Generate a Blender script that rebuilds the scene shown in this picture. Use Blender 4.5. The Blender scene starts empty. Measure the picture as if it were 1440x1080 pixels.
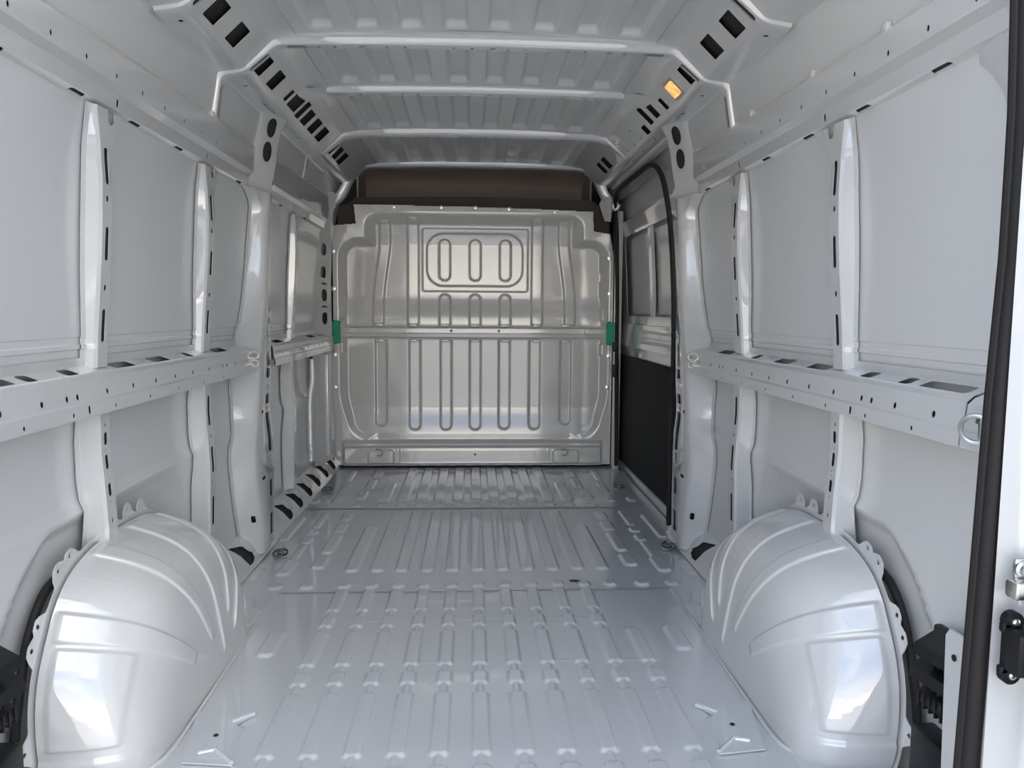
import bpy, bmesh, math, random
import numpy as np
from mathutils import Vector, Matrix
from mathutils.geometry import delaunay_2d_cdt

random.seed(4)
C = bpy.context.scene.collection
sc = bpy.context.scene

# ------------------------------------------------------------------ camera
def make_camera():
    psi, th, ro = math.radians(3.0), math.radians(5.33), math.radians(0.39)
    fw = Vector((math.sin(psi)*math.cos(th), math.cos(psi)*math.cos(th), -math.sin(th)))
    r0 = Vector((math.cos(psi), -math.sin(psi), 0)); u0 = r0.cross(fw)
    rt = r0*math.cos(ro) + u0*math.sin(ro); up = u0*math.cos(ro) - r0*math.sin(ro)
    m = Matrix((rt, up, -fw)).transposed().to_4x4()
    m.translation = Vector((-0.018, 0.0, 1.005))
    cd = bpy.data.cameras.new('camera'); cd.sensor_width = 36.0; cd.lens = 1082.0/1440.0*36.0
    cd.clip_start = 0.02
    co = bpy.data.objects.new('camera', cd); co.matrix_world = m; C.objects.link(co)
    sc.camera = co
make_camera()

# ------------------------------------------------------------------ world: late-day sky, bright towards the horizon, with stretched clouds
def make_world():
    w = bpy.data.worlds.new('sky'); sc.world = w; w.use_nodes = True
    nt = w.node_tree; nt.nodes.clear(); N = nt.nodes.new; L = nt.links.new
    out = N('ShaderNodeOutputWorld'); bg = N('ShaderNodeBackground')
    tc = N('ShaderNodeTexCoord'); sep = N('ShaderNodeSeparateXYZ')
    L(tc.outputs['Generated'], sep.inputs[0])
    mz = N('ShaderNodeMath'); mz.operation = 'MAXIMUM'; mz.inputs[1].default_value = 0.0
    L(sep.outputs['Z'], mz.inputs[0])
    ad = N('ShaderNodeMath'); ad.operation = 'ADD'; ad.inputs[1].default_value = 0.12
    L(mz.outputs[0], ad.inputs[0])
    dx = N('ShaderNodeMath'); dx.operation = 'DIVIDE'; L(sep.outputs['X'], dx.inputs[0]); L(ad.outputs[0], dx.inputs[1])
    dy = N('ShaderNodeMath'); dy.operation = 'DIVIDE'; L(sep.outputs['Y'], dy.inputs[0]); L(ad.outputs[0], dy.inputs[1])
    cb = N('ShaderNodeCombineXYZ'); L(dx.outputs[0], cb.inputs[0]); L(dy.outputs[0], cb.inputs[1])
    no = N('ShaderNodeTexNoise'); no.inputs['Scale'].default_value = 0.55; no.inputs['Detail'].default_value = 7.0
    no.inputs['Roughness'].default_value = 0.55; no.inputs['Distortion'].default_value = 0.3
    L(cb.outputs[0], no.inputs['Vector'])
    el = N('ShaderNodeValToRGB'); el.color_ramp.interpolation = 'EASE'; cr = el.color_ramp.elements
    cr[0].position = 0.0; cr[0].color = (1.85, 1.66, 1.40, 1); cr[1].position = 1.0; cr[1].color = (.075, .17, .39, 1)
    for p_, c_ in ((.13, (1.05, 1.03, 1.0, 1)), (.36, (.29, .46, .78, 1))):
        e_ = cr.new(p_); e_.color = c_
    L(mz.outputs[0], el.inputs['Fac'])
    rp = N('ShaderNodeValToRGB'); rp.color_ramp.elements[0].position = 0.48; rp.color_ramp.elements[1].position = 0.68
    L(no.outputs['Fac'], rp.inputs['Fac'])
    mx = N('ShaderNodeMix'); mx.data_type = 'RGBA'
    L(rp.outputs['Color'], mx.inputs['Factor'])
    L(el.outputs['Color'], mx.inputs['A'])
    mx.inputs['B'].default_value = (1.75, 1.70, 1.62, 1)
    L(mx.outputs['Result'], bg.inputs['Color']); bg.inputs['Strength'].default_value = 3.0
    L(bg.outputs[0], out.inputs[0])
make_world()

# the sun stands high ahead of the van: it reaches the ground outside, not the load bay
sd = bpy.data.lights.new('sun', 'SUN'); sd.energy = 13.0; sd.angle = .009; sd.color = (1.0, .93, .82)
so = bpy.data.objects.new('sun', sd); C.objects.link(so)
so.rotation_euler = Vector((.35, -.62, -.70)).to_track_quat('-Z', 'Y').to_euler()

sc.view_settings.view_transform = 'Standard'
sc.view_settings.look = 'None'
sc.view_settings.gamma = 1.0
sc.view_settings.use_curve_mapping = False
sc.view_settings.exposure = 0.06
sc.cycles.max_bounces = 14
sc.cycles.diffuse_bounces = 10
sc.cycles.glossy_bounces = 8

# ------------------------------------------------------------------ materials
def mat(name, col, rough=0.4, coat=0.0, coat_rough=0.05, metal=0.0, bump=None, emit=None, var=0.0, spec=0.5, cior=1.5):
    m = bpy.data.materials.new(name); m.use_nodes = True
    nt = m.node_tree; b = nt.nodes['Principled BSDF']; L = nt.links.new
    b.inputs['Base Color'].default_value = (*col, 1); b.inputs['Roughness'].default_value = rough
    b.inputs['Metallic'].default_value = metal
    b.inputs['Coat Weight'].default_value = coat; b.inputs['Coat Roughness'].default_value = coat_rough
    b.inputs['Specular IOR Level'].default_value = spec
    if coat: b.inputs['Coat IOR'].default_value = cior
    tc = nt.nodes.new('ShaderNodeTexCoord')
    if var:
        n = nt.nodes.new('ShaderNodeTexNoise'); n.inputs['Scale'].default_value = 3.0; n.inputs['Detail'].default_value = 4
        L(tc.outputs['Object'], n.inputs['Vector'])
        r = nt.nodes.new('ShaderNodeValToRGB')
        r.color_ramp.elements[0].color = (*[c*(1-var) for c in col], 1); r.color_ramp.elements[1].color = (*[min(1, c*(1+var)) for c in col], 1)
        r.color_ramp.elements[0].position = .3; r.color_ramp.elements[1].position = .7
        L(n.outputs['Fac'], r.inputs['Fac']); L(r.outputs['Color'], b.inputs['Base Color'])
    if bump:
        n = nt.nodes.new('ShaderNodeTexNoise'); n.inputs['Scale'].default_value = bump[0]; n.inputs['Detail'].default_value = 3
        L(tc.outputs['Object'], n.inputs['Vector'])
        bp = nt.nodes.new('ShaderNodeBump'); bp.inputs['Strength'].default_value = bump[1]; bp.inputs['Distance'].default_value = bump[2]
        L(n.outputs['Fac'], bp.inputs['Height']); L(bp.outputs['Normal'], b.inputs['Normal'])
        if coat: L(bp.outputs['Normal'], b.inputs['Coat Normal'])
    if emit and len(emit) == 5:
        v = nt.nodes.new('ShaderNodeTexVoronoi'); v.inputs['Scale'].default_value = emit[4]; L(tc.outputs['Object'], v.inputs['Vector'])
        r = nt.nodes.new('ShaderNodeValToRGB'); r.color_ramp.elements[0].color = (1.0, .74, .34, 1); r.color_ramp.elements[1].color = (.80, .33, .05, 1); r.color_ramp.elements[1].position = .75
        L(v.outputs['Distance'], r.inputs['Fac']); L(r.outputs['Color'], b.inputs['Emission Color']); b.inputs['Emission Strength'].default_value = emit[3]
    elif emit:
        b.inputs['Emission Color'].default_value = (*emit[:3], 1); b.inputs['Emission Strength'].default_value = emit[3]
    return m
PAINT = mat('white_grey_body_paint', (.640, .640, .630), .36, 1.0, .03, bump=(14, .10, .004), var=.012, cior=1.95)
SKIN = mat('white_grey_panel_paint', (.668, .669, .658), .42, .6, .10, bump=(6, .10, .006), var=.012)
FLOORP = mat('floor_body_paint', (.59, .61, .635), .34, 1.0, .035, bump=(9, .10, .004), var=.02, cior=1.9)
BULK = mat('bulkhead_paint', (.65, .638, .605), .32, .9, .08, bump=(5, .08, .006), var=.012, cior=1.9)
RUBBER = mat('black_rubber', (.016, .0145, .014), .6, bump=(90, .15, .002), spec=.3)
PLASTIC = mat('black_plastic', (.010, .010, .011), .45, bump=(120, .15, .001), spec=.3)
BOARD = mat('black_fibre_board', (.012, .012, .012), .75, bump=(60, .2, .002))
BROWN = mat('brown_moulded_trim', (.075, .058, .046), .7, bump=(80, .2, .002), var=.1)
LINER = mat('grey_brown_headliner', (.42, .36, .31), .9, bump=(140, .25, .002), var=.06)
STEEL = mat('zinc_steel', (.62, .62, .60), .28, metal=1.0, bump=(40, .1, .001))
DARKSTEEL = mat('dark_steel', (.22, .22, .21), .35, metal=1.0)
FOAM = mat('green_foam', (.05, .42, .24), .8, bump=(160, .6, .004), var=.25)
LENS = mat('lit_amber_lens', (.9, .6, .2), .2, emit=(1.0, .55, .14, .85, 45))
UNDER = mat('dark_underbody', (.03, .03, .03), .9)  # underbody colour, also used for the sheets that paint shade into openings
ASPHALT = mat('pale_concrete', (.42, .41, .39), .9, bump=(30, .4, .01), var=.15)

# ------------------------------------------------------------------ helpers
WL = {}
def tag(o, label=None, cat=None, group=None, kind=None):
    if label: o['label'] = label
    if cat: o['category'] = cat
    if group: o['group'] = group
    if kind: o['kind'] = kind
    return o
def empty(name, loc, parent=None):
    o = bpy.data.objects.new(name, None); C.objects.link(o); o.empty_display_size = .05
    if parent: o.parent = parent; o.location = Vector(loc) - WL[parent.name]
    else: o.location = loc
    WL[o.name] = Vector(loc); return o
def mk(name, V, F, m, parent=None, angle=35, thick=0, flat=False):
    V = np.asarray(V, dtype=np.float64).reshape(-1, 3)
    lo, hi = V.min(0), V.max(0)
    if parent: base = WL[parent.name]
    else: base = Vector(((lo[0]+hi[0])/2, (lo[1]+hi[1])/2, lo[2]))
    me = bpy.data.meshes.new(name)
    P = V - np.array(base)
    if isinstance(F, np.ndarray):
        n, k = F.shape
        me.vertices.add(len(P)); me.vertices.foreach_set('co', P.astype(np.float32).ravel())
        me.loops.add(n*k); me.loops.foreach_set('vertex_index', F.astype(np.int32).ravel())
        me.polygons.add(n); me.polygons.foreach_set('loop_start', np.arange(0, n*k, k, dtype=np.int32))
        me.update(calc_edges=True); me.validate()
    else:
        me.from_pydata([tuple(p) for p in P], [], F)
        me.validate(); me.update()
    if not flat:
        me.polygons.foreach_set('use_smooth', np.ones(len(me.polygons), dtype=bool))
        if angle < 180: me.set_sharp_from_angle(angle=math.radians(angle))
    me.materials.append(m)
    o = bpy.data.objects.new(name, me); C.objects.link(o)
    if parent: o.parent = parent
    else: o.location = base
    WL[o.name] = Vector(base)
    if thick:
        s = o.modifiers.new('thickness', 'SOLIDIFY'); s.thickness = thick; s.offset = 0
    return o
def grid_faces(m, n, closed_n=False, closed_m=False):
    i = np.arange(m if closed_m else m-1); j = np.arange(n if closed_n else n-1)
    I, J = np.meshgrid(i, j, indexing='ij'); I2 = (I+1) % m; J2 = (J+1) % n
    return np.stack([I*n+J, I2*n+J, I2*n+J2, I*n+J2], -1).reshape(-1, 4)
class MB:
    """collects primitives, linked as ONE mesh"""
    def __init__(s): s.V = []; s.F = []
    def add(s, V, F):
        k = len(s.V); s.V += [tuple(v) for v in np.asarray(V).reshape(-1, 3)]
        s.F += [tuple(int(i)+k for i in f) for f in F]; return s
    def box(s, lo, hi, bev=0.0, rot=None, seg=2):
        bm = bmesh.new(); bmesh.ops.create_cube(bm, size=1)
        lo, hi = Vector(lo), Vector(hi); d = hi-lo; c = (hi+lo)/2
        for v in bm.verts: v.co = Vector((v.co.x*d.x, v.co.y*d.y, v.co.z*d.z))
        if bev: bmesh.ops.bevel(bm, geom=list(bm.edges), offset=bev, segments=seg, affect='EDGES', profile=.5)
        if rot: bmesh.ops.rotate(bm, verts=bm.verts, cent=(0, 0, 0), matrix=rot)
        bm.verts.index_update()
        s.add([v.co+c for v in bm.verts], [[v.index for v in f.verts] for f in bm.faces]); bm.free(); return s
    def tube(s, pts, r, n=10, closed=False, caps=True):
        V, F = tube_geo(pts, r, n, closed, caps); return s.add(V, F)
    def prism(s, poly, d0, d1, axis):
        """poly in the two other axes, extruded along axis (0,1,2)"""
        n = len(poly); V = []
        for d in (d0, d1):
            for a, b in poly:
                p = [a, b]; p.insert(axis, d); V.append(p)
        F = [list(range(n))[::-1], list(range(n, 2*n))] + [[i, (i+1) % n, n+(i+1) % n, n+i] for i in range(n)]
        return s.add(V, F)
    def lathe(s, prof, c, axis, n=20):
        """prof: (radius, along) list"""
        a = Vector(axis).normalized(); t = a.orthogonal().normalized(); b = a.cross(t)
        V = [Vector(c)+a*h+(t*math.cos(2*math.pi*i/n)+b*math.sin(2*math.pi*i/n))*r for r, h in prof for i in range(n)]
        F = [list(f) for f in grid_faces(len(prof), n, True)]
        F += [list(range(n)), [len(V)-n+i for i in range(n)][::-1]]
        return s.add(V, F)
    def build(s, name, m, parent=None, angle=35): return mk(name, s.V, s.F, m, parent, angle)
def tube_geo(pts, r, n=10, closed=False, caps=True):
    P = [Vector(p) for p in pts]; m = len(P); V = []
    R = r if hasattr(r, '__len__') else [r]*m
    prev = None
    for i in range(m):
        if closed: t = (P[(i+1) % m]-P[i-1]).normalized()
        else: t = (P[min(i+1, m-1)]-P[max(i-1, 0)]).normalized()
        if prev is None: a = t.orthogonal().normalized()
        else: a = (prev - t*prev.dot(t)).normalized()
        prev = a; b = t.cross(a)
        for k in range(n):
            q = 2*math.pi*k/n; V.append(P[i]+(a*math.cos(q)+b*math.sin(q))*R[i])
    F = [list(f) for f in grid_faces(m, n, True, closed)]
    if caps and not closed: F += [list(range(n)), [len(V)-n+i for i in range(n)][::-1]]
    return V, F
def smooth_path(pts, k=6):
    P = [Vector(p) for p in pts]; out = []
    for i in range(len(P)-1):
        p0, p1, p2, p3 = P[max(i-1, 0)], P[i], P[i+1], P[min(i+2, len(P)-1)]
        for j in range(k):
            t = j/k
            out.append(.5*((2*p1)+(-p0+p2)*t+(2*p0-5*p1+4*p2-p3)*t*t+(-p0+3*p1-3*p2+p3)*t**3))
    out.append(P[-1]); return out
def inpoly(P, poly):
    x, y = P[:, 0], P[:, 1]; c = np.zeros(len(P), bool); n = len(poly); j = n-1
    for i in range(n):
        xi, yi = poly[i]; xj, yj = poly[j]
        if yi != yj:
            c ^= ((yi > y) != (yj > y)) & (x < (xj-xi)*(y-yi)/(yj-yi)+xi)
        j = i
    return c
def circ(u, v, ru, rv=None, n=10):
    rv = rv or ru
    return [(u+ru*math.cos(2*math.pi*i/n), v+rv*math.sin(2*math.pi*i/n)) for i in range(n)]
def slot(u0, u1, v0, v1, r=None, n=4):
    """rounded rectangle in uv; r = (ru, rv)"""
    if r is None:
        k = min(abs(u1-u0), abs(v1-v0))/2; r = (k, k)
    ru, rv = r if hasattr(r, '__len__') else (r, r); out = []
    for cu, cv, a in ((u1-ru, v1-rv, 0), (u0+ru, v1-rv, 90), (u0+ru, v0+rv, 180), (u1-ru, v0+rv, 270)):
        for i in range(n+1):
            q = math.radians(a+90*i/n); out.append((cu+ru*math.cos(q), cv+rv*math.sin(q)))
    return out
def sheet(name, outline, holes, us, vs, fmap, m, parent=None, thick=.002, angle=28):
    """pressed metal sheet: 2-D outline with holes, folded along the lines us / vs by fmap(u,v)->xyz"""
    O = np.array(outline); u0, v0 = O.min(0)-.013; u1, v1 = O.max(0)+.017
    co = []; ed = []
    def loop(p):
        k = len(co); co.extend(Vector((float(a), float(b))) for a, b in p); n = len(p)
        ed.extend((k+i, k+(i+1) % n) for i in range(n))
    def line(a, b):
        k = len(co); co.extend((Vector(a), Vector(b))); ed.append((k, k+1))
    loop(outline)
    for h in holes: loop(h)
    for u in us: line((float(u), float(v0)), (float(u), float(v1)))
    for v in vs: line((float(u0), float(v)), (float(u1), float(v)))
    r = delaunay_2d_cdt(co, ed, [], 0, 1e-6)
    V2 = np.array([tuple(v) for v in r[0]]); T = np.array([tuple(t) for t in r[2]])
    cen = V2[T].mean(1); keep = inpoly(cen, outline)
    for h in holes: keep &= ~inpoly(cen, h)
    a = V2[T]; area = np.abs((a[:, 1, 0]-a[:, 0, 0])*(a[:, 2, 1]-a[:, 0, 1])-(a[:, 2, 0]-a[:, 0, 0])*(a[:, 1, 1]-a[:, 0, 1]))
    keep &= area > 1e-11
    T = T[keep]; used = np.unique(T); rm = -np.ones(len(V2), int); rm[used] = np.arange(len(used))
    V3 = np.array([fmap(u, v) for u, v in V2[used]])
    F = rm[T]
    if thick:
        fn = np.cross(V3[F[:, 1]]-V3[F[:, 0]], V3[F[:, 2]]-V3[F[:, 0]])
        vn = np.zeros_like(V3)
        for k in range(3): np.add.at(vn, F[:, k], fn)
        vn /= np.maximum(np.linalg.norm(vn, axis=1), 1e-12)[:, None]
        n = len(V3); V6 = np.concatenate([V3+vn*thick/2, V3-vn*thick/2])
        E = np.concatenate([F[:, [0, 1]], F[:, [1, 2]], F[:, [2, 0]]]); key = np.sort(E, 1)
        _, inv, cnt = np.unique(key, axis=0, return_inverse=True, return_counts=True)
        B = E[cnt[inv.ravel()] == 1]
        rim = np.concatenate([np.stack([B[:, 1], B[:, 0], B[:, 0]+n], -1), np.stack([B[:, 1], B[:, 0]+n, B[:, 1]+n], -1)])
        F = np.concatenate([F, F[:, ::-1]+n, rim]); V3 = V6
    return mk(name, V3, F, m, parent, angle)
def rectpoly(u0, u1, v0, v1): return [(u0, v0), (u1, v0), (u1, v1), (u0, v1)]
def interp(x, tab, k=1):
    xs = [t[0] for t in tab]; return float(np.interp(x, xs, [t[k] for t in tab]))
def arclen(P):
    P = np.asarray(P, float); return np.concatenate([[0], np.cumsum(np.linalg.norm(np.diff(P, axis=0), axis=1))])
def sstep(a, b, x):
    t = np.clip((x-a)/(b-a), 0, 1); return t*t*(3-2*t)
def rrmask(X, Y, cx, cy, hx, hy, r, e):
    qx = np.abs(X-cx)-hx+r; qy = np.abs(Y-cy)-hy+r
    d = np.hypot(np.maximum(qx, 0), np.maximum(qy, 0))+np.minimum(np.maximum(qx, qy), 0)-r
    return 1-sstep(-e, e, d)
SIDE = {1: 'right', -1: 'left'}

# ------------------------------------------------------------------ ground outside, underbody
mk('ground', [(-200, -200, -.62), (200, -200, -.62), (200, 200, -.62), (-200, 200, -.62)], [[0, 1, 2, 3]], ASPHALT)
tag(bpy.data.objects['ground'], kind='structure')
ub = MB().box((-.99, 1.12, -.16), (.99, 5.6, -.13)).build('underbody', UNDER); tag(ub, kind='structure')

# ------------------------------------------------------------------ floor: three overlapping pressed panels
fl = empty('floor', (0, 3.0, 0)); tag(fl, kind='structure')
XC = [.098*k+.006 for k in range(-5, 6)]
def floor_panel(y0, y1, ribs, z0, lip):
    xs = np.arange(-.935, .9351, .0040); ys = np.arange(y0, y1+.003, .0048)
    X, Y = np.meshgrid(xs, ys, indexing='ij'); H = np.zeros_like(X)
    for (cx, ya, yb, hw, h, r) in ribs:
        i0, i1 = np.searchsorted(xs, [cx-hw-.02, cx+hw+.02]); j0, j1 = np.searchsorted(ys, [ya-.02, yb+.02])
        if i1 <= i0 or j1 <= j0: continue
        sl = (slice(i0, i1), slice(j0, j1))
        mk_ = rrmask(X[sl], Y[sl], cx, (ya+yb)/2, hw, (yb-ya)/2, min(r, hw, (yb-ya)/2), .0042)*h*1.4
        H[sl] = np.where(h > 0, np.maximum(H[sl], mk_), np.minimum(H[sl], mk_))
    # shallow long step along the sides and faint oil-canning of the sheet
    H += .004*(sstep(.70, .72, np.abs(X)) if lip else 0)
    H += .0010*np.sin(X*9.0+Y*2.1)*np.sin(Y*7.3+X*1.7)
    H += .0018*sstep(y0+.018, y0+.006, Y) * (1 if z0 else 0)
    V = np.stack([X, Y, H+z0], -1)
    return mk('floor_panel', V, grid_faces(len(xs), len(ys)), FLOORP, fl, angle=180)
R3 = []
for k, x in enumerate(XC):
    segs = [(2.525, 2.76, .019), (2.392, 2.475, .019), (2.12, 2.352, .0195), (2.006, 2.077, .0195), (1.668, 1.955, .020), (1.552, 1.625, .020), (1.16, 1.51, .020)]
    if k == 10: segs = segs[2:]
    for a, b, hw in segs: R3.append((x, a, b, hw, .0055, .010))
    R3.append((x, 1.16, segs[0][1]-.02, .0085, .0040, .002))
for s in (-1, 1):
    R3 += [(s*.622, 2.19, 2.37, .024, .006, .02), (s*.745, 2.40, 2.55, .022, .005, .02), (s*.60, 1.66, 1.81, .034, .005, .02)]
R3 += [(s*.06+.3*i, 2.445, 2.452, .07, .0012, .003) for s in (-1, 1) for i in (-1, 0, 1)]
R3 += [(.05+.19*i, 2.135, 2.141, .05, .0012, .003) for i in (-2, -1, 1, 2)]
R2 = []
for k, x in enumerate(XC):
    R2.append((x, 2.735, 2.79, .021, .006, .02))
    a = 2.915; b = 3.815 if abs(k-5) < 5 else 3.55
    R2.append((x, a, b, .025, .0065, .022))
for s in (-1, 1):
    R2 += [(s*.617, 2.735, 2.785, .024, .006, .02), (s*.732, 2.735, 2.785, .024, .006, .02)]
    R2 += [(s*.620, 2.955, 3.10, .026, .0065, .02), (s*.620, 3.145, 3.42, .024, .0065, .02), (s*.622, 3.455, 3.60, .026, .0065, .02), (s*.625, 3.65, 3.80, .022, .006, .02)]
    R2 += [(s*.737, 2.885, 3.06, .025, .0065, .02), (s*.737, 3.06, 3.27, .013, .005, .01), (s*.737, 3.285, 3.38, .022, .006, .02), (s*.737, 3.42, 3.49, .022, .006, .02), (s*.74, 3.53, 3.80, .014, .005, .012)]
    R2 += [(s*.845, 3.33, 3.72, .022, .006, .02), (s*.84, 2.85, 2.97, .02, .005, .02)]
R1 = []
for k, x in enumerate(XC):
    R1.append((x, 3.915, 3.965, .023, .006, .02))
    R1.append((x, 4.02, 4.86 if abs(k-5) < 5 else 4.45, .028, .007, .022))
for s in (-1, 1):
    R1 += [(s*.612, 3.90, 3.95, .022, .006, .02), (s*.615, 4.07, 4.26, .024, .0065, .02), (s*.60, 4.31, 4.55, .022, .006, .02), (s*.59, 4.6, 4.83, .03, .006, .02)]
    R1 += [(s*.73, 4.0, 4.13, .022, .006, .02), (s*.735, 4.2, 4.45, .022, .006, .02), (s*.75, 4.5, 4.8, .016, .005, .012), (s*.84, 3.99, 4.08, .02, .006, .02)]
floor_panel(1.12, 2.712, R3, 0.0, True)
floor_panel(2.700, 3.885, R2, 0.0012, False)
floor_panel(3.873, 4.975, R1, 0.0024, False)
# stamped brackets welded near the rear corners of the floor
for s in (-1, 1):
    pl = [(.555, 1.865), (.70, 1.875), (.66, 1.655), (.545, 1.64), (.585, 1.72), (.59, 1.80)]
    b = MB(); b.prism([(s*x, y) for x, y in pl], .0035, .0075, 2)
    b.tube([(s*.556, 1.858, .007), (s*.60, 1.822, .007)], .006, 8)
    b.tube([(s*.548, 1.647, .007), (s*.60, 1.70, .007), (s*.635, 1.69, .007)], .006, 8)
    b.build('floor_bracket', FLOORP, fl)
    h = MB().lathe([(.006, 0), (.006, .0012)], (s*.618, 1.76, .0085), (0, 0, 1), 12).build('bolt_hole', BOARD, fl)

# ------------------------------------------------------------------ wall skins
SKX = [(-.12, .945), (.10, .945), (.30, .950), (.42, .947), (.495, .939), (.53, .936), (.555, .946), (.60, .951), (.70, .951), (.80, .940), (.87, .931), (.911, .9285), (.914, .925), (.923, .925), (.926, .9275),
       (.939, .927), (.942, .9245), (1.08, .921), (1.19, .916), (1.30, .909), (1.385, .904), (1.46, .898), (1.55, .884), (1.62, .870), (1.70, .855), (1.77, .843), (1.80, .834), (1.86, .80), (1.92, .72), (1.955, .60)]
def skx(z): return interp(z, SKX)
def wall_skin(s, ya, yb, parent):
    zs = sorted(set([round(t[0], 4) for t in SKX] + [round(z, 3) for z in np.arange(-.12, .62, .012)] + [round(z, 3) for z in np.arange(.62, 1.95, .03)]))
    ys = np.arange(ya, yb+.01, .02)
    Z, Y = np.meshgrid(zs, ys, indexing='ij')
    X = np.vectorize(skx)(Z)
    r = np.hypot(Y-2.03, Z-.02)
    X = X + .016*(1-sstep(.585, .61, r))*(1-sstep(.49, .53, Z))      # pressed wheel-arch lip
    V = np.stack([s*X, Y, Z], -1)
    o = mk('skin_panel', V, grid_faces(len(zs), len(ys)), SKIN, parent, angle=22)
    return o
WALL = {}
for s in (-1, 1):
    w = empty('wall_'+SIDE[s], (s*.93, 3.0, 0)); tag(w, kind='structure'); WALL[s] = w
    wall_skin(s, 1.12, 3.38, w)
wall_skin(-1, 3.38, 5.0, WALL[-1])

# sills along the floor edge, with tear-shaped openings
def tear(v, s=1.0):
    # pointed towards the rear at the top, round and wide at the foot
    P = [(.010, .014), (.008, .050), (.018, .082), (.042, .094), (.068, .084), (.090, .046), (.105, -.005), (.120, -.045), (.112, -.040), (.088, -.018), (.062, .000), (.035, .006)]
    return [(a*s+.002, v+b*s*1.22) for a, b in P]
def sill(s, ya, yb, tears, name='sill_panel'):
    prof = [(.862, .004), (.872, .012), (.948, .118), (.952, .135)]; A = arclen(prof)
    def f(u, v):
        return (s*np.interp(u, A, [p[0] for p in prof]), v, np.interp(u, A, [p[1] for p in prof]))
    ho = [tear(t) for t in tears]
    ho = [[(u+A[1]-.004, v) for u, v in h] for h in ho]
    return sheet(name, rectpoly(0, A[-1], ya, yb), ho, A[1:-1], [], f, PAINT, WALL[s])
sill(-1, 3.32, 4.95, [3.60, 3.825, 4.06, 4.29, 4.53, 4.76])
sill(-1, 2.50, 3.318, [2.94, 3.17])
sill(1, 2.50, 3.40, [2.94, 3.17])
for s, ya in ((-1, 2.52), (1, 2.52)):
    yb = 4.94 if s < 0 else 3.36
    MB().prism([(s*.868, -.03), (s*.868, -.012), (s*.940, .092), (s*.944, .092), (s*.944, -.03)], ya, yb, 1).build('sill_lining', UNDER, WALL[s])  # dark block added behind the sill so its openings look shaded
# swage pads between the openings
for s, tt in ((-1, [3.715, 3.945, 4.175, 4.41, 4.645, 3.055]), (1, [3.055])):
    for t in tt:
        n = 14; V = []; 
        for i in range(7):
            a = i/6*math.pi/2
            for j in range(n):
                q = 2*math.pi*j/n; rr = math.cos(a)
                du, dv, dh = .040*rr*math.cos(q), .036*rr*math.sin(q), .012*math.sin(a)
                V.append((s*(.915+du*.58-dh*.8), t+dv-.02*(du/.04), .069+du*.81+dh*.58))
        mk('sill_dimple', V, grid_faces(7, n, True), PAINT, WALL[s], angle=80)

# ------------------------------------------------------------------ cant rails (upper side rails)
CP = [(.866, 1.612), (.851, 1.598), (.8555, 1.534), (.874, 1.520), (.879, 1.485), (.899, 1.4745), (.9035, 1.4535)]
CA = arclen(CP)
def cant_rail(s, ya, yb, holes, label, name='cant_rail'):
    def f(u, v):
        x = np.interp(u, CA, [p[0] for p in CP]); z = np.interp(u, CA, [p[1] for p in CP])
        if u < CA[1]+.001: z += .026*(v-1.6)*(1 if u < .001 else .9)
        return (s*x, v, z)
    vs = np.arange(ya+.2, yb-.1, .3)
    o = sheet(name, rectpoly(0, CA[-1], ya, yb), holes, CA[1:-1], vs, f, PAINT)
    def g(u, v):
        x, y, z = f(u, v); return (x+s*.006, y, z+.003)
    sheet('cavity_lining', rectpoly(CA[1], CA[5]-.002, ya+.01, yb-.01), [], CA[2:5], [], g, UNDER, o)  # dark sheet behind the holes, painted-in shade of the rail cavity
    return tag(o, label, 'rail')
def cant_holes(ys, slots, ovals):
    h = [circ(CA[1]+.046, y, .0065, .0055) for y in ys]
    h += [slot(CA[4]+.003, CA[5]-.002, y-.032, y+.032) for y in slots]
    h += [slot(CA[3]+.008, CA[3]+.028, y-.006, y+.006) for y in ovals]
    return h
YC = [1.488+.1428*i for i in range(-2, 11)]
YS = [1.49, 1.79, 2.08, 2.38, 2.97]; YO = [1.965, 2.60]
for s in (-1, 1):
    o = cant_rail(s, 1.13, 3.06, cant_holes(YC, YS, YO), 'long perforated upper side rail above the two tall wall ribs on the %s wall' % SIDE[s])
    # welded clips on the top edge
    for y in (1.66, 2.02, 2.46) if s > 0 else (2.62,):
        MB().box((s*.862-.006, y-.012, 1.592+.026*(y-1.6)), (s*.862+.006, y+.012, 1.622+.026*(y-1.6)), .003).build('clip', PAINT, o)
cant_rail(-1, 3.36, 4.59, cant_holes([3.5+.1428*i for i in range(7)], [3.6, 4.1], [3.8]), 'short perforated upper rail forward of the left middle pillar')

# ------------------------------------------------------------------ belt rails (waist rails)
BP = [(.9225, .905), (.9225, .874), (.886, .8605), (.874, .849), (.8685, .802), (.8645, .797), (.8625, .768), (.905, .762)]
BA = arclen(BP)
def belt_rail(s, ya, yb, holes, label, ye=None):
    def f(u, v): return (s*np.interp(u, BA, [p[0] for p in BP]), v, np.interp(u, BA, [p[1] for p in BP]))
    o = sheet('belt_rail', rectpoly(0.012, BA[-1], ya, yb), holes, list(BA[1:-1])+[BA[2]+.006, BA[3]-.004], [], f, PAINT)
    def g(u, v):
        x, y, z = f(u, v); return (x+s*.007, y, z-(.016 if u < BA[3]-.001 else 0))
    sheet('cavity_lining', rectpoly(BA[1]+.008, BA[6]-.002, ya+.01, yb-.01), [], BA[2:6], [], g, UNDER, o)  # dark sheet gives the waist rail holes their shade by colour
    return tag(o, label, 'rail')
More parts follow.
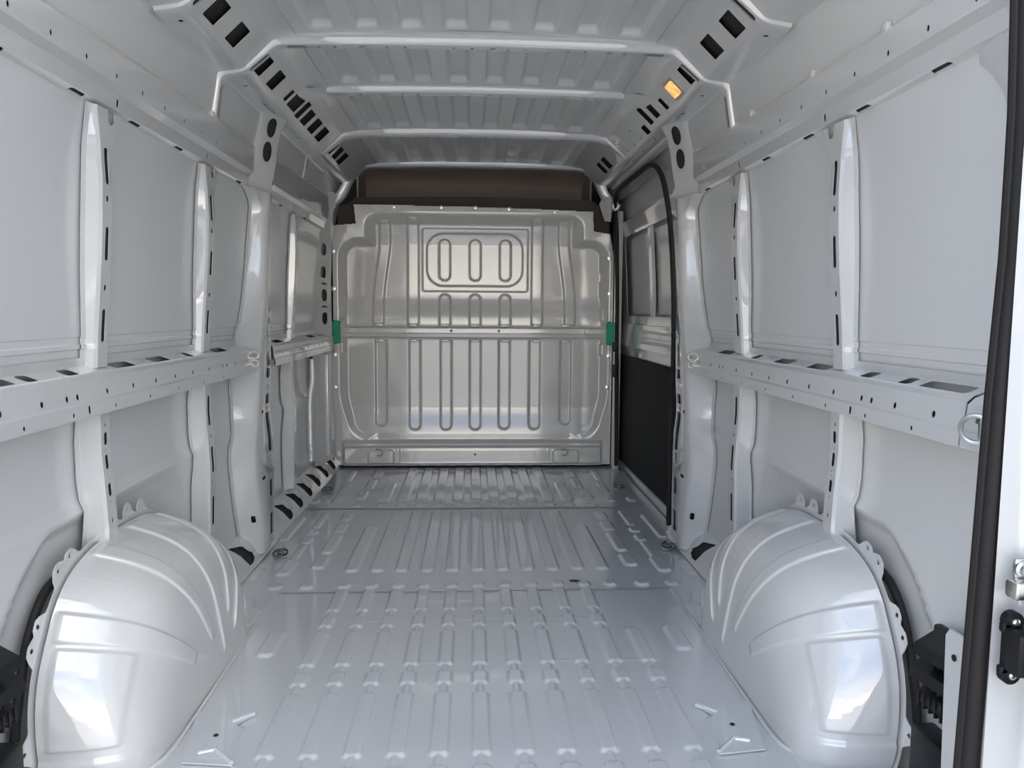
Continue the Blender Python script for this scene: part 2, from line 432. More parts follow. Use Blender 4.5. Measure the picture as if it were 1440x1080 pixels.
def belt_holes(up, low, tops, ov):
    h = [circ(BA[3]+.034, y, .0072, .0068) for y in up]
    h += [circ(BA[5]+.018, y, .0052, .0050) for y in low]
    for (a, b) in tops: h.append(slot(BA[1]+.006, BA[2]-.001, a, b, (.008, .012)))
    h += [slot(BA[5]+.004, BA[5]+.024, y-.006, y+.006) for y in ov]
    return h
UPH = [1.28, 1.425, 1.562, 1.657, 1.701, 1.838, 1.977, 2.117, 2.253, 2.394, 2.538, 2.678, 2.718, 2.817, 2.962]
LOH = [1.30, 1.486, 1.669, 1.864, 2.060, 2.258, 2.463, 2.655, 2.85]
TOP = [(1.36, 1.515), (1.548, 1.592), (1.70, 1.755), (1.925, 2.045), (2.155, 2.275), (2.415, 2.462), (2.655, 2.80)]
for s in (-1, 1):
    belt_rail(s, 1.335 if s > 0 else 1.13, 3.07, belt_holes(UPH if s < 0 else UPH[1:], LOH if s < 0 else LOH[1:], TOP, [1.738]), 'long perforated waist rail between the rear ribs of the %s wall' % SIDE[s])
belt_rail(-1, 3.36, 4.80, belt_holes([3.5+.14*i for i in range(9)], [3.6+.2*i for i in range(6)], [(3.46, 3.62), (4.18, 4.36), (4.44, 4.56)], []), 'short perforated waist rail forward of the left middle pillar')

# ------------------------------------------------------------------ wall ribs (uprights)
RIX = [(0, .893), (.27, .894), (.48, .888), (.55, .891), (.66, .898), (.746, .897), (.80, .898), (.87, .899), (.95, .894), (1.04, .886), (1.12, .879), (1.19, .874), (1.30, .869), (1.385, .871), (1.46, .879)]
def rib(s, y0, za, zb, w, flare, holes, name, label, zoff=0):
    top = zb > 1.3
    def prof(z):
        xi = interp(z, RIX); xs_ = skx(z)-.006
        fl_ = flare*float(sstep(1.36, 1.475, z)) if top else 0
        rr = y0 + (.010*float(sstep(1.36, 1.475, z)) if top else 0)
        return [(rr-.022, xs_), (rr-.006, xs_-.002), (rr-.001, xi+.006), (rr+.005, xi), (rr+w-.005+fl_, xi), (rr+w+.001+fl_, xi+.006), (rr+w+.006+fl_, xs_), (rr+w+.020+fl_, xs_+.002)]
    def f(u, v):
        p = prof(v); i = min(int(u), 6); t = u-i
        return (s*(p[i][1]*(1-t)+p[i+1][1]*t), p[i][0]*(1-t)+p[i+1][0]*t, v)
    zs = [t[0] for t in RIX if za < t[0] < zb] + [t[0] for t in SKX if za < t[0] < zb] + ([1.36, 1.38, 1.40, 1.42, 1.44] if top else [])
    zs = sorted(set(round(z, 4) for z in zs if za+.003 < z < zb-.003))
    o = sheet(name, rectpoly(0, 7, za, zb), holes, range(1, 7), zs, f, PAINT)
    if holes:
        def g(u, v):
            x, y, z = f(u, v); return (x+s*.006, y, z)
        sheet('cavity_lining', rectpoly(3.05, 3.95, za+.01, min(zb-.004, 1.43)), [], [], zs, g, UNDER, o)  # shade behind the rib slots, put in as a dark sheet
    return tag(o, label, 'rib')
def rs(z0, z1, hu=.19, c=3.5): return slot(c-hu, c+hu, z0, z1, (hu, .0065))
UPSLOT = [rs(1.295, 1.380), circ(3.5, 1.263, .15, .008), rs(1.119, 1.198), circ(3.5, 1.056, .15, .008), rs(.927, 1.006)]
NOTCH = [slot(3.42, 3.72, 1.440, 1.49, (.14, .017))]
LOSLOT = [circ(3.5, .729, .09, .005), rs(.680, .712), circ(3.5, .669, .06, .0035), rs(.621, .657), circ(3.5, .610, .06, .0035), circ(3.5, .598, .06, .0035), rs(.555, .587), circ(3.5, .543, .06, .0035), circ(3.5, .495, .10, .007)]
LOS2 = [rs(.62, .72), circ(3.5, .585, .10, .006), rs(.46, .55), circ(3.5, .43, .1, .006), rs(.28, .38)]
for s in (-1, 1):
    n = SIDE[s]
    rib(s, 1.85, .868, 1.474, .058, .075, UPSLOT+NOTCH, 'wall_rib', 'slotted upright rib above the waist rail, nearest the camera on the %s wall' % n)
    rib(s, 1.85, .25, .764, .056, 0, LOSLOT, 'wall_rib', 'slotted upright rib standing behind the %s wheel arch below the waist rail' % n)
    rib(s, 2.57, .868, 1.474, .070, .060, UPSLOT+NOTCH, 'wall_rib', 'slotted upright rib above the waist rail, next to the middle pillar, %s wall' % n)
    rib(s, 2.57, .03, .764, .070, 0, LOS2, 'wall_rib', 'upright rib below the waist rail at the front end of the %s wheel arch' % n)
rib(-1, 3.83, .868, 1.474, .050, .02, [], 'wall_rib', 'plain bright upright rib above the waist rail in the front bay of the left wall')
rib(-1, 3.79, .13, .764, .050, 0, [], 'wall_rib', 'plain bright upright rib ending over the tear-shaped openings of the left sill')

# ------------------------------------------------------------------ middle pillars
#     z,   seam y, ridge-rear y, ridge-front y
PT = [(.02, 3.06, 3.10, 3.19, .858), (.12, 3.045, 3.085, 3.20, .858), (.20, 3.02, 3.06, 3.203, .858), (.35, 2.985, 3.01, 3.203, .858), (.41, 2.965, 3.002, 3.203, .858), (.47, 2.945, 3.01, 3.198, .858), (.51, 2.965, 3.02, 3.185, .858), (.57, 3.01, 3.045, 3.163, .858), (.62, 3.022, 3.06, 3.165, .858), (.70, 3.005, 3.075, 3.185, .858),
      (.80, 2.995, 3.09, 3.195, .857), (.88, 3.00, 3.10, 3.20, .855), (.95, 3.045, 3.12, 3.205, .850), (1.05, 3.10, 3.135, 3.20, .843), (1.15, 3.13, 3.146, 3.195, .838), (1.34, 3.152, 3.164, 3.21, .836), (1.42, 3.165, 3.180, 3.23, .835), (1.455, 3.12, 3.19, 3.25, .836), (1.48, 3.04, 3.20, 3.27, .838)]
def pillar(s):
    def prof(z):
        a, b, c = (interp(z, PT, k) for k in (1, 2, 3))
        xs_ = skx(z)-.004; xi = interp(z, PT, 4)
        return [(a-.02, xs_), (a, xs_-.004), (a+.3*(b-a), xs_-.03), (b-.003, xi+.016), (b+.006, xi+.008), (b+.018, xi), (c, xi+.001), (c+.016, xi+.010), (c+.12, .872), (c+.13, .93)]
    def f(u, v):
        p = prof(v); i = min(int(u), 8); t = u-i
        return (s*(p[i][1]*(1-t)+p[i+1][1]*t), p[i][0]*(1-t)+p[i+1][0]*t, v)
    zs = np.arange(.03, 1.48, .03)
    ho = [slot(7.12, 7.86, z0, z1, (.2, .012)) for z0, z1 in ((.06, .15), (.22, .295), (.415, .585), (.62, .66), (.725, .767), (1.0, 1.055))]
    ho += [circ(7.5, z, .08, .007) for z in (.35, .69, .90, 1.15, 1.25)]
    ho += [slot(2.45, 2.85, .16, .19, (.1, .006))]
    ho += [circ(5.5, z, .18, .008) for z in (.33, .60)]
    o = empty('middle_pillar', (s*.88, 3.15, 0.02))
    tag(o, 'bulging glossy middle pillar of the %s wall, %s' % (SIDE[s], 'between the rear bays and the sliding door' if s > 0 else 'between the rear bays and the front bay'), 'pillar')
    sheet('lower_post', rectpoly(0, 9, .02, 1.48), ho, range(1, 9), zs, f, PAINT, o, angle=40)
    def g(u, v):
        x, y, z = f(u, v); return (x+s*.010, y, z)
    sheet('cavity_lining', rectpoly(7.05, 7.95, .04, 1.40), [], [], zs, g, UNDER, o)  # dark sheet standing in for shade inside the post slots
    # upper strip with two oval openings, facing the rear
    UP = [(1.46, .895, 3.13, .853, 3.285), (1.52, .886, 3.12, .838, 3.26), (1.58, .874, 3.11, .820, 3.245), (1.66, .862, 3.11, .808, 3.245), (1.74, .850, 3.13, .797, 3.27), (1.79, .840, 3.12, .775, 3.29), (1.815, .83, 3.10, .755, 3.30)]
    def f2(u, z):
        xa, ya, xb, yb = (interp(z, UP, k) for k in (1, 2, 3, 4))
        P = [(xa+.02, ya-.015), (xa, ya), (xa-.012, ya+.012), (xb+.004, yb-.008), (xb, yb), (xb+.004, yb+.02), (xb+.05, yb+.12)]
        i = min(int(u), 5); t = u-i
        return (s*(P[i][0]*(1-t)+P[i+1][0]*t), P[i][1]*(1-t)+P[i+1][1]*t, z)
    ov = [slot(2.28, 2.78, 1.595, 1.675, (.25, .034)), slot(2.28, 2.78, 1.692, 1.770, (.25, .034))]
    def g2(u, z):
        x, y, z = f2(u, z); return (x+s*.004, y+.014, z)
    sheet('cavity_lining', rectpoly(2.1, 2.95, 1.57, 1.79), [], [], [1.66, 1.74], g2, UNDER, o)  # shade inside the two ovals, added as a dark sheet
    sheet('upper_post', rectpoly(0, 6, 1.46, 1.815), ov, range(1, 6), [1.52, 1.56, 1.61, 1.66, 1.70, 1.74, 1.79], f2, PAINT, o, angle=40)
    # two small tie-down eyes at the end of the waist rail
    for z in (.800, .832):
        MB().tube([(s*(.862-.012*math.sin(q)), 3.055+.0*q, z+.013*math.cos(q)) for q in np.linspace(0, 2*math.pi, 13)[:-1]], .004, 6, True).build('tie_eye', STEEL, o)
for s in (-1, 1): pillar(s)

# front pillar behind the bulkhead edge on the left, with four oval openings
def front_pillar():
    P = [(.930, 4.47), (.922, 4.50), (.912, 4.52), (.872, 4.74), (.868, 4.76), (.874, 4.78), (.90, 4.93)]
    def f(u, z):
        i = min(int(u), 5); t = u-i; dx = (skx(z)-.905)*.6 if z > 1.2 else 0
        return (-(P[i][0]*(1-t)+P[i+1][0]*t+dx), P[i][1]*(1-t)+P[i+1][1]*t, z)
    ho = [slot(2.32, 2.72, z-.036, z+.036, (.2, .028)) for z in (1.365, 1.232, 1.098, .962)]
    ho += [circ(2.35+.3*i, z, .05, .006) for z in (1.165, 1.03) for i in (0, 1)] + [circ(2.5, z, .1, .007) for z in (1.165, 1.03)]
    o = sheet('front_pillar', rectpoly(0, 6, .10, 1.60), ho, range(1, 6), [1.2, 1.3, 1.46, 1.55], f, PAINT)
    tag(o, 'painted front pillar with four oval openings beside the left edge of the bulkhead', 'pillar')
    b = MB().box((-.894, 4.62, .13), (-.872, 4.80, .75), .008)
    b.tube(smooth_path([(-.90, 4.30, .74), (-.90, 4.30, .62), (-.915, 4.30, .5), (-.915, 4.30, .17)]), .018, 10)
    b.build('closing_panel', PAINT, o)
front_pillar()

# ------------------------------------------------------------------ roof
ce = empty('ceiling', (0, 3.0, 1.92)); tag(ce, kind='structure')
BAYS = [(1.13, 2.115), (2.115, 2.65), (2.65, 3.235), (3.235, 3.985), (3.985, 4.86)]
def roof_panel(ya, yb):
    xs = np.arange(-.63, .6301, .006); ys = np.arange(ya, yb+.004, .0075)
    X, Y = np.meshgrid(xs, ys, indexing='ij'); H = np.zeros_like(X)
    for k in range(-5, 5):
        cx = .071*(2*k+1)
        if abs(cx) > .6: continue
        hx = .036
        prof = (1-sstep(hx-.006, hx+.004, np.abs(X-cx)))
        along = sstep(ya+.05, ya+.075, Y)*(1-sstep(yb-.080, yb-.062, Y))
        H = np.maximum(H, prof*along)
    Z = 1.914-.018*np.abs(X/.63)**2.2 + .026*H + .0012*np.sin(X*11+Y*3)*np.sin(Y*5)
    return mk('roof_panel', np.stack([X, Y, Z], -1), grid_faces(len(xs), len(ys)), SKIN, ce, angle=180)
for a, b in BAYS: roof_panel(a, b)
tag(MB().box((-.80, 1.12, 1.965), (.80, 5.6, 1.98)).build('roof_top', UNDER, ce))

# sloping roof side panels with square openings
RP = [(.850, 1.764), (.838, 1.776), (.772, 1.786), (.757, 1.792), (.668, 1.876), (.652, 1.886), (.592, 1.896)]
RA = arclen(RP)
def roof_side(s, ya, yb, holes):
    def f(u, v): return (s*np.interp(u, RA, [p[0] for p in RP]), v, np.interp(u, RA, [p[1] for p in RP]))
    def g(u, v):
        x, y, z = f(u, v); return (x+s*.014, y, z+.016)
    sheet('cavity_lining', rectpoly(RA[1], RA[5], ya+.01, yb-.01), [], RA[2:5], [], g, UNDER, ce)  # dark sheet above the square openings stands in for cavity shade
    return sheet('roof_side_panel', rectpoly(0, RA[-1], ya, yb), holes, RA[1:-1], [], f, PAINT, ce)
um = RA[3]+.050
def sq(y, hy=.045, hu=.036, du=0): return slot(um+du-hu, um+du+hu, y-hy, y+hy, (.005, .005))
SQ_A = [sq(1.55), sq(1.75), sq(2.245), sq(2.43)]; SQ_B = [sq(2.715), sq(2.885)]
SQ_C = [sq(3.08, .02, .026), sq(3.19, .065, .042, .012), sq(3.31, .032, .042, .005), sq(3.42, .05), sq(3.57, .055), sq(3.73, .058)]
SQ_D = [sq(4.02, .05), sq(4.16, .05), sq(4.305, .055)]
tinyh = [circ(RA[1]+.035, y, .007, .009, 8) for y in (2.80, 3.05, 2.2, 3.6)]
roof_side(-1, 1.13, 4.86, SQ_A+SQ_B+SQ_C+SQ_D+tinyh)
roof_side(1, 1.13, 3.15, SQ_A+[sq(2.70), sq(2.875, .043, .034), sq(3.06, .022, .026, -.01)]+tinyh[:3])
roof_side(1, 3.15, 4.86, [sq(3.20, .035, .045, .014), sq(3.31, .030, .045, .012), sq(3.43, .035, .022, -.030), sq(4.30, .055), sq(4.45, .045)]+[circ(RA[3]+.012, y, .006, .010, 8) for y in (3.56, 3.70, 3.84, 3.98, 4.12, 4.26, 4.42, 4.58)]+[circ(RA[2]-.030, y, .007, .012, 8) for y in (3.50, 3.75, 4.0, 4.3)]+[circ(um+.02, y, .005, .008, 8) for y in (3.6, 3.9, 4.1)])

# roof bows
def bow(y, path, w, holes_x, name, label, hrear=.034, slots=(), thick=.0022, rcut=0):
    """path: (x,z) of the lower edge, right half from the middle outwards"""
    half = [Vector((x, 0, z)) for x, z in path]
    full = [Vector((-p.x, 0, p.z)) for p in half[::-1]] + (half[1:] if abs(half[0].x) < 1e-6 else half)
    if rcut: full = full[:-rcut]
    P = np.array([(p.x, p.z) for p in full]); A = arclen(P)
    # upward/outward normal of the path
    T = np.gradient(P, axis=0); T /= np.linalg.norm(T, axis=1)[:, None]; Nn = np.stack([-T[:, 1], T[:, 0]], -1)
    prof = [(-.018, hrear+.002), (0, hrear), (.0018, .022), (.0045, .009), (.010, .002), (.016, 0), (w-.004, 0), (w, .004), (w+.003, hrear)]
    B = arclen(prof)
    def f(u, v):
        x = np.interp(u, A, P[:, 0]); z = np.interp(u, A, P[:, 1]); nx = np.interp(u, A, Nn[:, 0]); nz = np.interp(u, A, Nn[:, 1])
        d = np.interp(v, B, [p[0] for p in prof]); h = np.interp(v, B, [p[1] for p in prof])
        return (x+nx*h, y+d, z+nz*h)
    ho = []
    vm = (B[5]+B[6])/2
    for hx, l in holes_x:
        u = float(np.interp(hx, P[:, 0], A)); ho.append(slot(u-l, u+l, vm-.007, vm+.007))
    for (u0, u1) in slots:                              # long slots near both ends, measured along the path
        for a, b in ((u0, u1), (A[-1]-u1, A[-1]-u0)): ho.append(slot(a, b, vm-.013, vm+.013))
    us = list(A[1:-1])
    o = sheet(name, rectpoly(0, A[-1], 0, B[-1]), ho, us, B[1:-1], f, PAINT, thick=thick, angle=32)
    def g(u, v):
        nx = np.interp(u, A, Nn[:, 0]); nz = np.interp(u, A, Nn[:, 1]); p = f(u, (B[5]+B[6])/2+v); return (p[0]+nx*.006, p[1], p[2]+nz*.006)
    sheet('cavity_lining', rectpoly(.004, A[-1]-.004, -w*.30, w*.36), [], us, [], g, UNDER, o)  # dark strip inside the bow, shade for its holes by colour
    return tag(o, label, 'roof bow')
def rounded(path, r=.02, k=4):
    out = [path[0]]
    for i in range(1, len(path)-1):
        p0, p1, p2 = (Vector(path[j]) for j in (i-1, i, i+1))
        a = p1+(p0-p1).normalized()*min(r, (p0-p1).length*.45); b = p1+(p2-p1).normalized()*min(r, (p2-p1).length*.45)
        for j in range(k+1):
            t = j/k; out.append(tuple(a*(1-t)**2+p1*2*t*(1-t)+b*t*t))
    out.append(path[-1]); return out
def crown(x0, zc, drop): return [(x, zc-drop*(x/x0)**2) for x in np.linspace(0, x0, 7)]
hx = [(x, .005) for x in (-.52, -.47, -.30, -.24, -.08, -.02, .10, .16, .30, .36, .49)] + [(-.38, .012), (.05, .010), (.44, .010)]
pB = rounded(crown(.60, 1.876, .008)+[(.653, 1.866), (.757, 1.779), (.832, 1.766)], .022)
bow(2.085, pB, .050, hx, 'roof_bow', 'roof cross bow nearest the camera, only its two stepped ends in view', slots=((.095, .185), (.25, .34)))
pBl = rounded(crown(.60, 1.876, .008)+[(.653, 1.866), (.757, 1.779), (.833, 1.766), (.857, 1.615)], .022)
bow(2.62, pBl, .048, hx, 'roof_bow', 'wide roof cross bow with stepped ends, nearest before the lit lamp', slots=((.02, .125), (.235, .32), (.385, .45)))
pC = rounded(crown(.60, 1.886, .010)+[(.660, 1.872)], .02)
b3 = bow(3.205, pC, .055, hx, 'roof_bow', 'roof cross bow ending in gussets above the middle pillars')
for s in (-1, 1):
    MB().add([(s*.60, 3.200, 1.876), (s*.60, 3.262, 1.876), (s*.69, 3.27, 1.852), (s*.705, 3.17, 1.850), (s*.60, 3.200, 1.90), (s*.60, 3.262, 1.90), (s*.69, 3.27, 1.875), (s*.70, 3.12, 1.86)],
             [[0, 1, 2, 3], [4, 7, 6, 5], [0, 3, 7, 4], [3, 2, 6, 7], [1, 5, 6, 2], [0, 4, 5, 1]]).build('gusset', PAINT, b3)
pD = rounded(crown(.60, 1.884, .010)+[(.655, 1.867), (.755, 1.786), (.838, 1.778), (.862, 1.60)], .022)
bow(3.95, pD, .055, hx, 'roof_bow', 'slim roof cross bow above the sliding door, second nearest the cab', slots=((.02, .12),), rcut=7)
pE = rounded(crown(.66, 1.888, .010)+[(.722, 1.852), (.772, 1.74), (.80, 1.69), (.868, 1.63)], .05)
bow(4.80, pE, .07, [(x, .006) for x in (-.5, -.47, -.25, -.22, -.12, .08, .15, .29, .35, .5)]+[(-.485, .012), (-.30, .010), (.32, .012), (.47, .010)], 'roof_header', 'curved roof header framing the dark gap over the bulkhead', hrear=.040)

# ------------------------------------------------------------------ cab side beyond the bulkhead
hl = []
pr = [(5.056, 1.70), (5.34, 1.715), (5.42, 1.75), (5.44, 1.82), (5.40, 1.90), (5.25, 1.94), (5.056, 1.95)]
pr = [tuple(p) for p in smooth_path([(0, a, b) for a, b in pr], 4)]
xs = np.linspace(-.80, .80, 17)
V = np.array([[(x, p[1], p[2]-.02*(x/.8)**2) for p in pr] for x in xs])
o = mk('headliner', V, grid_faces(17, len(pr)), LINER, angle=180)
tag(o, 'grey brown cab headliner seen through the gap above the bulkhead', 'headliner')
for s in (-1, 1):
    MB().prism([(5.056, 1.60), (5.45, 1.60), (5.45, 1.97), (5.056, 1.97)], s*.745, s*.755, 0).build('end_cheek', LINER, o)
b = MB()
zt = lambda x: 1.735-.018*(x/.8)**2
poly = [(-.865, 1.50), (-.72, 1.50), (-.70, 1.60), (.69, 1.60), (.71, 1.50), (.865, 1.50), (.865, 1.665), (.80, 1.68)] + [(x, zt(x)) for x in np.linspace(.76, -.76, 15)] + [(-.80, 1.68), (-.865, 1.665)]
b.prism([(x, z) for x, z in poly], 4.995, 5.05, 1)
o = b.build('overhead_shelf', BROWN); tag(o, 'dark brown moulded overhead shelf edge along the top of the bulkhead', 'shelf')
cb = MB(); cb.box((-1.06, 5.5, -.15), (1.06, 5.52, 1.99)); cb.box((-.98, 4.94, -.15), (-.955, 5.52, 1.99)); cb.box((1.04, 5.18, -.15), (1.06, 5.52, 1.99)); cb.box((-1.0, 4.93, 1.982), (1.08, 5.52, 1.995))  # dark planes added to keep outside light out of the unseen cab
tag(cb.build('wall_front', UNDER), kind='structure')

# ------------------------------------------------------------------ bulkhead
bk = empty('bulkhead', (0, 4.93, .03))
tag(bk, 'grey pressed steel bulkhead with a blanked window panel and long vertical ribs', 'bulkhead')
K = .001773
bx = lambda c: (c-587)*K
bz = lambda c: 1.659-(c-82)*K
def bulkhead_panel():
    xs = np.arange(-.905, .8951, .0042); zs = np.arange(.018, 1.672, .0042)
    X, Z = np.meshgrid(xs, zs, indexing='ij'); Y = np.zeros_like(X)
    def R(c0, c1, r0, r1, rad, e): return rrmask(X, Z, (bx(c0)+bx(c1))/2, (bz(r0)+bz(r1))/2, (bx(c1)-bx(c0))/2, (bz(r0)-bz(r1))/2, rad, e)
    dish = R(150, 1022, 118, 925, .06, .030)
    Xn = X*(1+.065*sstep(.50, .22, Z))
    side = rrmask(Xn, Z, 0, (bz(205)+bz(905))/2, .836, (bz(205)-bz(905))/2, .10, .028)
    main = np.maximum(R(214, 958, 122, 930, .05, .042), side)
    Y -= .045*main
    Y -= .024*sstep(.93, 1.12, Z)*(1-sstep(1.42, 1.58, Z))*main
    Y += .030*(1-sstep(.20, .40, Z))*main                        # foot leans towards the load bay
    ledge = 1-sstep(.155, .185, Z)
    Y += .020*ledge*R(112, 1052, 870, 1100, .05, .012)
    tray = R(118, 1048, 938, 1000, .018, .006); Y += .030*tray
    inner = R(318, 858, 940, 996, .012, .005); Y -= .006*inner
    for c in (247, 915): Y += .010*R(c-42, c+50, 948, 996, .02, .006)
    # window blank
    Y += .009*R(398, 779, 154, 377, .016, .004) - .011*R(414, 760, 171, 358, .105, .006)
    for c in (478, 588, 697): Y += .012*R(c-20, c+20, 192, 338, .035, .007)
    for c in (479, 588, 697): Y += .012*R(c-20, c+20, 388, 540, .035, .008)
    # long lower ribs
    for c, r in ((248, 866), (370, 880), (483, 880), (589, 880), (695, 878), (806, 878), (920, 862)): Y -= .011*R(c-20, c+20, 515, r, .034, .008)
    # tall upper ribs: straight pair, and pair bending outwards at the foot
    for sgn, cc in ((-1, 365), (1, 813)):
        Y += .013*R(cc-20, cc+20, 120, 500, .02, .007)
    for sgn, cc in ((-1, 266), (1, 908)):
        sh = sgn*.045*sstep(1.50, 1.05, Z)
        q = rrmask(X-sh, Z, bx(cc)+.0, (bz(130)+bz(500))/2, .034, (bz(130)-bz(500))/2, .02, .008); Y += .013*q
    # little bars on both flanks
    for a, b_ in ((235, 300), (335, 395), (432, 475), (560, 600)):
        Y += .008*R(112, 124, a, b_, .008, .004) + .008*R(1042, 1054, a+5, b_+5, .008, .004)
    out = [(80, 1012), (85, 150), (166, 143), (160, 76), (400, 78), (588, 80), (800, 84), (1010, 92), (1012, 160), (1072, 170), (1085, 240), (1085, 1008)]
    poly = [(bx(a), bz(c)) for a, c in out]
    F = grid_faces(len(xs), len(zs)); V = np.stack([X, 4.93-Y*1.0, Z], -1).reshape(-1, 3)
    cen = V[F][:, :, [0, 2]].mean(1); F = F[inpoly(cen, poly)]
    u = np.unique(F); rm = -np.ones(len(V), int); rm[u] = np.arange(len(u))
    return mk('pressed_panel', V[u], rm[F], BULK, bk, angle=180)
bulkhead_panel()
CBP = [(.918, 0), (.906, .004), (.904, .050), (.898, .056), (.872, .058), (.866, .052), (.846, .050), (.838, .004), (.826, 0)]   # z, depth
CBA = arclen(CBP)
def crossbeam():
    def f(u, v):
        k = float(sstep(.86, .78, abs(v))); d = np.interp(u, CBA, [p[1] for p in CBP])*(.15+.85*k) - .012*k
        return (v, 4.928-d+.026*k, np.interp(u, CBA, [p[0] for p in CBP]))
    ho = [circ((CBA[3]+CBA[4])/2, bx(c), .009, .009) for c in (503, 673)] + [circ((CBA[3]+CBA[4])/2, bx(c), .006, .006) for c in (178, 985)]
    beam = sheet('crossbeam', rectpoly(0, CBA[-1], -.855, .855), ho, CBA[1:-1], [-.84, -.82, -.80, -.78, .78, .80, .82, .84], f, BULK, bk)
    for c in (247, 366, 480, 588, 697, 811, 915):              # welded tabs over each rib
        for z in (.910, .812): MB().box((bx(c)-.026, 4.91, z), (bx(c)+.026, 4.93, z+.018), .004).build('rib_tab', BULK, beam)
crossbeam()
def bolt(x, y, z, r, parent, n=(0, -1, 0), m=STEEL, name='bolt'):
    return MB().lathe([(r*1.5, 0), (r*1.5, r*.3), (r, r*.35), (r, r*.9), (r*.6, r*1.0)], (x, y, z), n, 12).build(name, m, parent)
for c, r in ((85, 240), (85, 372), (85, 607), (85, 723), (1073, 255), (1076, 382), (1076, 608), (1073, 722)): bolt(bx(c), 4.929, bz(r), .011, bk)
for c, r in ((300, 83), (467, 82), (588, 82), (708, 85), (872, 93)): bolt(bx(c), 4.929, bz(r), .007, bk)
# fixing eye in the middle of the foot, two tie-down rings
MB().lathe([(.020, 0), (.020, .004), (.010, .006), (.008, .002)], (bx(589), 4.894, bz(965)), (0, -1, 0), 18).build('foot_washer', STEEL, bk)
MB().lathe([(.007, 0), (.007, .002)], (bx(589), 4.887, bz(965)), (0, -1, 0), 12).build('foot_hole', BOARD, bk)
for c in (247, 915):
    x = bx(c); sgn = 1 if c > 500 else -1
    b = MB().tube([(x+.024*math.cos(q)-.006, 4.868-.012*math.cos(q), bz(955)+.022*math.sin(q)) for q in np.linspace(0, 2*math.pi, 19)[:-1]], .0042, 8, True)
    b.lathe([(.013, 0), (.013, .012), (.008, .016)], (x, 4.89, bz(968)), (0, -1, 0), 14)
    b.build('tie_ring', STEEL, bk)
# green foam blocks at the ends of the crossbeam
def foam(s):
    x = s*.873 if s < 0 else .872
    b = MB().box((x-.026, 4.898, .80), (x+.026, 4.926, .945), .012, seg=3)
    V = np.array(b.V); rng = np.random.RandomState(3+s); V += rng.normal(0, .0022, V.shape)
    o = mk('foam_block', V, b.F, FOAM, angle=60)
    tag(o, 'green foam block at the %s end of the bulkhead crossbeam' % SIDE[s], 'foam')
for s in (-1, 1): foam(s)

